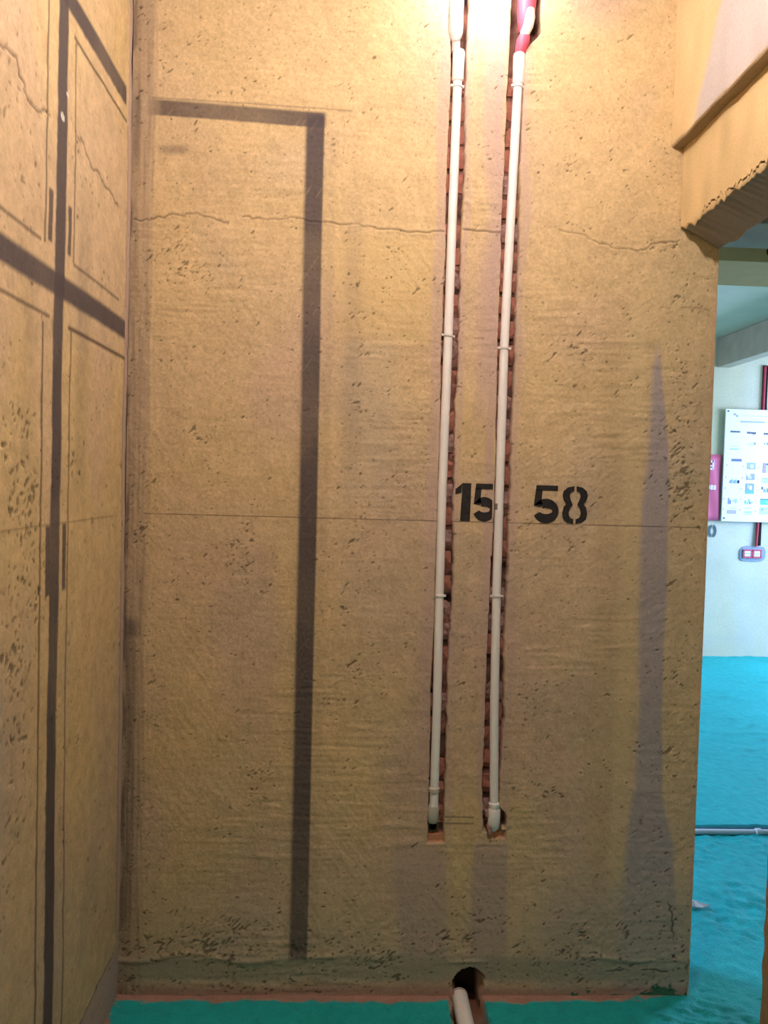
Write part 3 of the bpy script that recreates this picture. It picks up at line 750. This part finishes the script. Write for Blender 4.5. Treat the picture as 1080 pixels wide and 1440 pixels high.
def digit(ch, x0, x1, z0, z1, y, mat, parent, label, clip=(-9, 9)):
    bm = bmesh.new()
    for poly in digit_polys(ch):
        pts = [(x0 + (x1 - x0) * a, z0 + (z1 - z0) * b) for a, b in poly]
        pts = [(min(max(a, clip[0]), clip[1]), b) for a, b in pts]
        if max(p[0] for p in pts) - min(p[0] for p in pts) < 1e-5: continue
        vs = [bm.verts.new((a, y, b)) for a, b in pts]
        f = bm.faces.new(vs)
        if f.calc_center_median() is not None:
            f.normal_update()
            if f.normal.y > 0: f.normal_flip()
    r = bmesh.ops.extrude_face_region(bm, geom=bm.faces[:])
    for g in r['geom']:
        if isinstance(g, bmesh.types.BMVert): g.co.y -= 0.0006
    bmesh.ops.recalc_face_normals(bm, faces=bm.faces[:])
    o = link('stencilled_digit', bm_mesh('stencilled_digit', bm), mat, parent)
    if label: o['label'] = label
    return o
def fit_y(x0, x1, z0, z1):   # paint sits just proud of the local plaster
    m_ = (Xb > x0) & (Xb < x1) & (Zb > z0) & (Zb < z1) & (Yb < 0.01)
    return Yb[m_].min() + 0.0002
me_b = wall_back.data
co = np.empty(len(me_b.vertices) * 3, np.float32); me_b.vertices.foreach_get('co', co); co = co.reshape(-1, 3)
Xb, Yb, Zb = co[:, 0], co[:, 1], co[:, 2]
for ch, x0, x1, lb, clip in (('1', 0.297, 0.350, 'black stencilled digit 1', (0.3045, 9)), ('5', 0.357, 0.424, 'black stencilled digit 5 cut by the right chase', (-9, 0.4125)),
                             ('5', 0.532, 0.608, 'black stencilled digit 5 in the clear', (-9, 9)), ('8', 0.614, 0.690, 'black stencilled digit 8 with stencil gap', (-9, 9))):
    digit(ch, x0, x1, 1.3995, 1.509, fit_y(x0, x1, 1.40, 1.508), M_INK, wall_back, lb, clip)

# ================================================================== water pipes
YP = 0.010
def wavy(x_of_z, z0, z1, n=28, y=YP):
    zs = np.linspace(z0, z1, n)
    return [(float(np.interp(z, *x_of_z)), y, float(z)) for z in zs]
XLp = ([0.54, 0.845, 1.18, 1.465, 1.893, 2.234, 2.672, 2.74], [0.2705, 0.2715, 0.2685, 0.2675, 0.2715, 0.273, 0.2765, 0.278])
XRp = ([0.55, 0.848, 1.18, 1.47, 1.898, 2.241, 2.68, 2.74], [0.449, 0.440, 0.4355, 0.4345, 0.4345, 0.4405, 0.450, 0.451])
def clip_ring(parent, x, y, z, r, tilt=0.0):
    o = tube('pipe_clip', [(0, 0, -0.0035), (0, 0, -0.0025), (0, 0, 0.0025), (0, 0, 0.0035)], [r, r + 0.0028, r + 0.0028, r], M_TIE, None, 20)
    bm = bmesh.new(); bm.from_mesh(o.data)
    box_bm(-r - 0.007, -r + 0.002, -0.008, 0.0, -0.003, 0.003, bm); box_bm(r - 0.002, r + 0.006, -0.006, 0.002, -0.003, 0.003, bm)
    bm.to_mesh(o.data); bm.free()
    o.parent = parent; o.location = (x, y, z); o.rotation_euler = (0, tilt, 0)
    return o
RP = 0.0130
def water_pipe(name, X_, label, clips):
    base = empty(name, (X_[1][0], YP, X_[0][0]), label, 'pipe')
    inv = Matrix.Translation(-base.location)
    def add(o): o.data.transform(inv); o.parent = base; return o
    z0 = X_[0][0] + (0.02 if name else 0)
    add(tube('pipe', wavy(X_, X_[0][0], 2.67), RP, M_PIPE, None, 24))
    xt = X_[1][-2]
    s = add(tube('pipe_socket', [(xt, YP, 2.648), (xt, YP, 2.652), (xt + 0.001, YP, 2.728), (xt + 0.001, YP, 2.733)], [RP + 0.0015, 0.0168, 0.0172, 0.0155], M_PIPE, None, 24))
    for (z, t) in clips:
        x = float(np.interp(z, *X_)); o = clip_ring(None, x - base.location.x, 0, z - base.location.z, RP, t); o.parent = base
    return base, add
left, addL = water_pipe('water_pipe', XLp, 'white plastic water pipe in the left chase, beside the digit 1', ((2.633, 0.05), (1.930, 0.12), (1.181, 0.0)))
# left lower end: narrower neck, socket and an open threaded outlet
addL(tube('pipe_collar', [(0.270, YP, 0.602), (0.270, YP, 0.605), (0.270, YP, 0.616), (0.270, YP, 0.619)], [RP, 0.0162, 0.0162, RP], M_PIPEGREY, None, 24))
sk = addL(tube('pipe_socket', [(0.2695, YP + 0.002, 0.512), (0.2695, YP + 0.002, 0.518), (0.2695, YP + 0.002, 0.556), (0.2695, YP + 0.002, 0.563)], [0.012, 0.0165, 0.0175, 0.015], M_PIPEGREY, None, 24))
ol = addL(tube('threaded_outlet', [(0.270, 0.036, 0.500), (0.270, 0.016, 0.500), (0.270, 0.013, 0.500), (0.270, 0.013, 0.500), (0.270, 0.034, 0.500)], [0.018, 0.018, 0.0165, 0.011, 0.010], M_BRASS, None, 24, cap=False))
ol['label'] = 'dark open threaded outlet'
addL(tube('outlet_shade', [(0.270, 0.035, 0.500), (0.270, 0.032, 0.500)], [0.011, 0.011], M_DARK, None, 20))  # near-black disc painting the dark inside of the open outlet
addL(tube('elbow', [(0.266, 0.020, 2.768), (0.266, 0.012, 2.772), (0.266, 0.004, 2.782), (0.266, 0.002, 2.80), (0.266, 0.004, 2.93)], [0.012, 0.018, 0.0205, 0.0205, 0.0205], M_PIPE, None, 24))
o_ = addL(tube('pipe_neck', [(0.270, 0.018, 2.733), (0.268, 0.018, 2.79)], [0.0125, 0.0125], M_PIPEGREY, None, 20)); o_['label'] = 'grey recessed neck between pipe and elbow'
right, addR = water_pipe('water_pipe', XRp, 'white plastic water pipe in the right chase, between the digits 15 and 58', ((2.641, 0.05), (1.900, 0.03), (1.184, 0.0)))
addR(tube('pipe_collar', [(0.449, YP, 0.556), (0.449, YP, 0.560), (0.449, YP, 0.572), (0.449, YP, 0.576)], [RP, 0.0165, 0.0168, RP], M_PIPE, None, 24))
addR(tube('elbow', [(0.449, YP - 0.003, 0.558), (0.449, YP - 0.003, 0.553), (0.449, YP - 0.003, 0.528), (0.449, YP - 0.001, 0.513), (0.449, YP + 0.004, 0.503), (0.449, YP + 0.012, 0.4975), (0.449, YP + 0.03, 0.496)], [0.0165, 0.0182, 0.0185, 0.0185, 0.0175, 0.0165, 0.015], M_PIPE, None, 24))
sm_ = addR(tube('paint_smudge', [(0.4345, YP, 1.430), (0.4345, YP, 1.436), (0.4345, YP, 1.452), (0.4345, YP, 1.458)], [RP - 0.002, RP + 0.0003, RP + 0.0003, RP - 0.002], M_PIPESMUDGE, None, 20, cap=False))
bm = bmesh.new(); bm.from_mesh(sm_.data)
cxx = 0.4345 - right.location.x
bmesh.ops.delete(bm, geom=[v_ for v_ in bm.verts if v_.co.x > cxx - 0.0045], context='VERTS'); bm.to_mesh(sm_.data); bm.free()
sm_['label'] = 'grey overspray mark on the pipe'
o_ = addR(tube('collar', [(0.452, YP, 2.733), (0.455, YP - 0.004, 2.750), (0.460, YP - 0.007, 2.768), (0.463, YP - 0.007, 2.782)], [0.0145, 0.0175, 0.019, 0.015], M_SOCKETRED, None, 24)); o_['label'] = 'pink-red collar'
addR(tube('elbow', [(0.459, YP - 0.008, 2.766), (0.462, YP - 0.012, 2.785), (0.471, YP - 0.014, 2.805), (0.475, YP - 0.014, 2.83), (0.476, YP - 0.012, 2.852)], [0.011, 0.0135, 0.0145, 0.0145, 0.011], M_PIPE, None, 24))
o_ = addR(tube('valve_body', [(0.466, YP + 0.014, 2.80), (0.466, YP + 0.010, 2.83), (0.468, YP + 0.006, 2.86), (0.470, YP + 0.004, 2.93)], [0.016, 0.022, 0.026, 0.028], M_SOCKETRED, None, 24)); o_['label'] = 'pink-red upper fitting'

# waste pipe lying in its floor channel
dp = empty('waste_pipe', (0.3645, 0.012, -0.010), 'short white waste pipe lying in a floor channel under a ragged wall hole', 'pipe')
t_ = tube('pipe', [(0, 0.004, 0.0008), (0, 0.0, 0), (0, -0.66, 0)], [0.0225, 0.0245, 0.0245], M_PIPE, dp, 32)
tube('pipe_end_ring', [(0, 0.010, 0.0), (0, 0.004, 0), (0, -0.004, 0), (0, -0.005, 0)], [0.0215, 0.0252, 0.0252, 0.0245], M_PIPEGREY, dp, 32)

# ================================================================== far room things
# notice board with printed pictures
bd = empty('notice_board', (3.80, 4.885, 1.246), 'white notice board printed with small pictures on the far wall', 'board')
def local(o, base): o.location = -base.location; o.parent = base; return o
bx0, bx1, bz0, bz1 = 3.383, 4.22, 1.247, 2.265
local(box('board_panel', (bx0, bx1, 4.868, 4.885, bz0, bz1), M_WHITE, bevel=0.002), bd)
for (x, z) in ((bx0 + .022, bz1 - .02), (bx0 + .022, bz0 + .03)):
    local(tube('fixing_screw', [(x, 4.868, z), (x, 4.864, z)], 0.008, M_SOCKET, None, 10), bd)
cmap = {}
def ink(c):
    if c not in cmap: cmap[c] = principled('print_%d' % len(cmap), c, 0.6)
    return cmap[c]
def onb(px, py):  # board grid coordinates: column, row in units of the photograph's 6.5 mm cells measured on the board
    return bx0 + (px - 1017) * 0.00655, bz1 - (py - 576.0) * 0.00643
def pr(nm, x0, y0, x1, y1, c, lb=None):
    a, b = onb(x0, y0); c1, d = onb(x1, y1)
    o = box(nm, (a, c1, 4.8665, 4.869, d, b), ink(c)); local(o, bd)
    if lb: o['label'] = lb
DK = (0.10, 0.11, 0.17); BL = (0.18, 0.30, 0.48); LB = (0.42, 0.52, 0.66); PK = (0.72, 0.42, 0.50); TL = (0.20, 0.50, 0.50); PU = (0.36, 0.28, 0.48); CY = (0.10, 0.45, 0.72); GR = (0.30, 0.34, 0.36)
pr('logo_mark', 1028, 582, 1031.5, 584.5, (0.40, 0.36, 0.52)); pr('logo_mark', 1031.5, 584, 1034.5, 587, (0.36, 0.40, 0.50))
for k in range(7): pr('print_line', 1041 + k * 6, 584.2 + k * .05, 1045.5 + k * 6, 585.3 + k * .05, (0.60, 0.72, 0.68))
x = 1038.0
for k in range(14):
    w_ = (2.2, 1.6, 2.6)[k % 3]; pr('title_letter', x, 592.3, x + w_, 594.3, (0.36, 0.40, 0.52)); x += w_ + 0.35
for (a, b, y0) in ((1024.5, 1038.5, 606.2), (1048, 1061, 607.2), (1071.5, 1085, 608), (1095, 1108, 609)):
    for k in range(5):
        t = a + (b - a) * k / 5
        pr('heading_letter', t, y0 + 0.1 * k, t + (b - a) / 5 - 0.35, y0 + 2.7 + 0.1 * (k % 2), DK)
pr('heading_bar', 1056, 608.5, 1060, 612, (0.62, 0.42, 0.66))
for (a, y0, c) in ((1024.5, 631.5, TL), (1025, 627.5, (0.6, .75, .75))):
    pr('print_line', a, y0, a + 13, y0 + 1.3, c)
pr('picture', 1058, 622, 1061, 625.5, GR); pr('picture', 1054, 622.5, 1057.5, 627, (0.68, 0.72, 0.62)); pr('picture', 1049, 624, 1053, 625, LB)
pr('picture', 1072.5, 622, 1074, 624.5, BL); pr('picture', 1076, 621.5, 1080, 625, GR); pr('picture', 1081, 621, 1086, 626, LB)
pr('heading_bar', 1027.5, 645.8, 1042, 649.4, (0.13, 0.15, 0.27))
def pic(x0, y0, x1, y1, base, parts):
    pr('picture', x0, y0, x1, y1, base)
    for (a, b, c, d, col) in parts:
        aa, bb_ = onb(x0 + (x1 - x0) * a, y0 + (y1 - y0) * b); cc, dd = onb(x0 + (x1 - x0) * c, y0 + (y1 - y0) * d)
        o = box('picture_detail', (aa, cc, 4.8655, 4.868, dd, bb_), ink(col)); local(o, bd)
pic(1050, 650.5, 1062, 659.5, (0.36, 0.44, 0.60), [(0.35, 0.3, 0.75, 0.85, (0.75, 0.8, 0.86)), (0, 0.92, 1, 1, (0.2, .25, .3))])
pic(1049.5, 666, 1061.5, 675, (0.34, 0.34, 0.46), [(0.0, 0.0, 0.45, 0.4, (0.86, 0.86, 0.84)), (0.2, 0.4, 0.6, 0.8, (0.6, 0.58, 0.74))])
pic(1049, 680, 1061, 694.5, (0.26, 0.32, 0.40), [(0.45, 0.2, 0.75, 0.6, (0.82, 0.85, 0.9)), (0.0, 0.62, 1, 1, (0.16, 0.42, 0.58)), (0.2, .1, .4, .5, (0.5, 0.55, .6))])
pic(1072.5, 650.5, 1086, 664.5, (0.55, 0.60, 0.66), [(0, 0, 0.3, 1, (0.45, 0.28, 0.48)), (0.3, 0.05, 0.6, 0.2, DK)])
pic(1072, 671, 1085, 679, (0.58, 0.68, 0.82), [(0.1, 0.1, 0.9, 0.3, (0.36, .42, .6)), (0.2, .6, .5, .9, (0.4, .5, .66))])
for (a, b, c, d, col) in ((1071.5, 684, 1074, 688, DK), (1074.5, 687, 1078, 692, GR), (1079, 686, 1082, 692, BL), (1083, 685, 1086, 692, LB)): pr('picture', a, b, c, d, col)
pic(1071, 701, 1084, 709.5, (0.10, 0.50, 0.74), [(0, 0, 1, 0.18, (0.08, 0.2, 0.36)), (0.55, 0.3, 0.95, 0.8, (0.25, 0.65, 0.85))])
pic(1070.5, 713, 1084, 723, (0.50, 0.66, 0.80), [(0.15, 0.1, 0.4, 0.5, (0.35, 0.4, 0.6)), (0.3, .5, .8, .7, (0.66, .5, .7))])
for k in range(8):   # small figures
    pr('picture', 1026 + k * 1.8, 676.2 - (k % 3), 1027.2 + k * 1.8, 680.5, (GR, BL, LB)[k % 3])
pr('picture', 1037, 676, 1040, 680, DK)
for (a, b, c, d, col) in ((1025, 701, 1027, 710, BL), (1027, 704, 1029.5, 709.5, (0.22, 0.22, 0.42)), (1032, 703, 1034, 707, LB), (1035, 702, 1038, 708, LB),
                          (1048.5, 704, 1051, 709, TL), (1052, 706, 1053.5, 709, GR), (1054, 702, 1056, 706, TL), (1055, 706, 1057.5, 709, BL), (1058, 705, 1060, 708, LB),
                          (1027, 714.8, 1037, 715.8, LB), (1024.5, 718, 1037.5, 723.5, (0.46, 0.38, 0.60)), (1049, 714, 1059, 716, (0.62, 0.78, 0.70)), (1049, 719.5, 1059, 721.5, (0.30, 0.60, 0.66)), (1048, 723, 1059, 724, LB)):
    pr('picture', a, b, c, d, col)
for (xc_, ys_) in ((1021.5, (655, 672, 687.5, 702.5, 717)), (1045, (656, 672.5, 688, 702.5, 717.5)), (1067.5, (657, 674, 689, 704, 719))):
    for k, yv in enumerate(ys_):
        a, b = onb(xc_ - 0.55 * k, yv)
        o = tube('number_dot', [(a, 4.869, b), (a, 4.8662, b)], 0.0095, ink((0.72, 0.50, 0.52)), None, 10); local(o, bd)

bd.location.y -= 0.014
bn = empty('banner', (3.2, 4.885, 1.25), 'pink-red hanging sign half hidden behind the wall, left of the notice board', 'sign')
bm = bmesh.new(); rows = []
for j in range(13):
    z = 1.25 + 0.60 * j / 12
    rows.append([bm.verts.new((2.95 + (3.374 - 2.95) * i / 16, 4.878 - 0.004 * math.sin(i * 1.3 + j * 0.4), z)) for i in range(17)])
for A, B in zip(rows, rows[1:]):
    for k in range(16): bm.faces.new((A[k], A[k + 1], B[k + 1], B[k]))
r = bmesh.ops.extrude_face_region(bm, geom=bm.faces[:])
for g in r['geom']:
    if isinstance(g, bmesh.types.BMVert): g.co.y += 0.003
bmesh.ops.recalc_face_normals(bm, faces=bm.faces[:])
local(link('banner_panel', bm_mesh('banner_panel', bm, smooth=True), M_BANNER), bn)
def rr(x0, x1, z0, z1): local(box('print_block', (x0, x1, 4.866, 4.872, z0, z1), M_BANNERLT, bevel=0.001), bn)
rr(3.27, 3.295, 1.775, 1.80); rr(3.283, 3.30, 1.715, 1.80); rr(3.262, 3.292, 1.71, 1.73); rr(3.262, 3.280, 1.74, 1.755)
rr(3.250, 3.272, 1.535, 1.57); rr(3.277, 3.298, 1.53, 1.575); rr(3.303, 3.325, 1.53, 1.572)

digit('0', 3.283, 3.360, 1.095, 1.213, 4.893, M_INKFAR, wall_far, 'dark stencilled digit 0 below the pink-red sign')

# red conduits in a chase down the far wall, ending at twin back boxes
rc = empty('red_conduit', (3.742, 4.888, 1.02), 'red upright conduit passing behind the notice board to the twin sockets', 'conduit')
local(box('chase_shade', (3.728, 3.775, 4.886, 4.897, 1.03, 2.672), M_DARK), rc)  # flat near-black strip standing in for the shade inside the chase
local(tube('conduit_tube', [(3.741, 4.880, 2.662), (3.738, 4.880, 2.2), (3.738, 4.880, 1.27), (3.728, 4.880, 1.022)], 0.0105, M_RED, None, 14), rc)
pm = bmesh.new(); ring = []
cx0, cz0 = 3.705, 0.955
for k in range(22):
    a = 2 * math.pi * k / 22; q = (abs(math.cos(a)) ** 4 + abs(math.sin(a)) ** 4) ** -0.25
    ring.append(pm.verts.new((cx0 + 0.122 * q * math.cos(a) + random.uniform(-.005, .005), 4.890, cz0 + 0.068 * q * math.sin(a) + random.uniform(-.004, .004))))
f = pm.faces.new(ring); r = bmesh.ops.extrude_face_region(pm, geom=[f])
for g in r['geom']:
    if isinstance(g, bmesh.types.BMVert): g.co.y += 0.012
bmesh.ops.recalc_face_normals(pm, faces=pm.faces[:])
link('mortar_patch', bm_mesh('mortar_patch', pm), M_MORTARGREY, wall_far)
for i, (xc_, lb) in enumerate(((3.653, 'left of two red electrical back boxes with white cover on the far wall'), (3.742, 'right of two red electrical back boxes, under the red conduit'))):
    sb = empty('socket_box', (xc_, 4.889, 0.955), lb, 'socket', 'twin electrical boxes on the far wall')
    bm = bmesh.new()
    for b in ((-0.042, 0.042, -0.012, 0.0, 0.026, 0.040), (-0.042, 0.042, -0.012, 0.0, -0.040, -0.026), (-0.042, -0.030, -0.012, 0.0, -0.03, 0.03), (0.030, 0.042, -0.012, 0.0, -0.03, 0.03)):
        box_bm(*b, bm)
    link('box_frame', bm_mesh('box_frame', bm), M_SOCKETRED, sb)
    for z in (-0.013, 0.013):
        link('cover_plate', bm_mesh('cover_plate', box_bm(-0.027, 0.027, -0.010, -0.002, z - 0.011, z + 0.011), bevel=0.001), M_WHITE, sb)

# red conduit end set in the olive crossbeam
ce = empty('conduit_end', (2.30, 2.1, 2.845), 'cut red conduit end set in the olive crossbeam', 'conduit')
tube('hole_shade', [(0, -0.002, 0), (0, -0.004, 0)], [0.030, 0.028], M_DARK, ce, 20)  # flat dark disc standing in for the shaded hole around the conduit
tube('conduit_tube', [(0.012, 0.0, 0.0), (0.012, -0.03, 0.0)], 0.016, M_RED, ce, 16)
tube('conduit_tube', [(0.045, 0.0, 0.0), (0.045, -0.03, 0.0)], 0.016, M_RED, ce, 16)

# conduit laid across the far floor
fc = empty('floor_conduit', (1.06, 1.122, 0.008), 'thin pale conduit lying across the green floor beyond the wall end', 'conduit')
tube('conduit_tube', [(0, 0, 0), (1.2, 0, 0), (2.6, 0.01, 0)], 0.0115, M_CONDUIT, fc, 16)
tube('coupling', [(0.770, 0, 0), (0.773, 0, 0), (0.795, 0, 0), (0.798, 0, 0)], [0.0115, 0.0165, 0.0165, 0.0115], M_CONDUIT, fc, 16)

# torn scrap on the floor by the wall end
bm = bmesh.new()
pts = [(-0.05, 0.050), (-0.030, 0.034), (-0.012, 0.030), (-0.004, 0.012), (0.014, 0.010), (0.034, -0.010), (0.012, -0.014), (0.0, -0.020), (-0.02, -0.012), (-0.06, -0.01)]
vs = [bm.verts.new((x, y, 0.004 + 0.010 * random.random())) for x, y in pts]
c_ = bm.verts.new((-0.02, 0.005, 0.020))
for a, b in zip(vs, vs[1:] + vs[:1]): bm.faces.new((a, b, c_))
r = bmesh.ops.extrude_face_region(bm, geom=bm.faces[:])
for g in r['geom']:
    if isinstance(g, bmesh.types.BMVert): g.co.z -= 0.003
bmesh.ops.recalc_face_normals(bm, faces=bm.faces[:])
tag(link('paper_scrap', bm_mesh('paper_scrap', bm), M_PAPER, None, (1.305, 0.50, 0.004)), 'small torn whitish scrap on the green floor by the wall end', 'scrap')

# ================================================================== lamps (both just above the picture)
def bulb(name, loc, r, strength, label, col=WARM):
    b = empty(name, (loc[0], loc[1], ZC), label, 'lamp')
    dz = loc[2] - ZC
    bm = bmesh.new(); bmesh.ops.create_uvsphere(bm, u_segments=20, v_segments=12, radius=r)
    for vv in bm.verts: vv.co.z += dz
    link('bulb_glass', bm_mesh('bulb_glass', bm, smooth=True), emit('bulb_glow', col, strength), b)
    if dz < -0.06:
        tube('lamp_holder', [(0, 0, dz + r * 0.9), (0, 0, dz + r + 0.03)], [r * 0.55, r * 0.6], M_SOCKET, b, 16)
        tube('lamp_cord', [(0, 0, dz + r + 0.03), (0, 0, 0)], 0.003, M_SOCKET, b, 8)
    return b
bulb('ceiling_lamp', (0.20, -1.05, 2.80), 0.035, BULB_MAIN, 'bare warm bulb hanging over the room')
bulb('wall_lamp', (0.345, -0.13, 2.915), 0.028, BULB_WALL, 'bare warm bulb close to the wall above the pipes', WARM2)
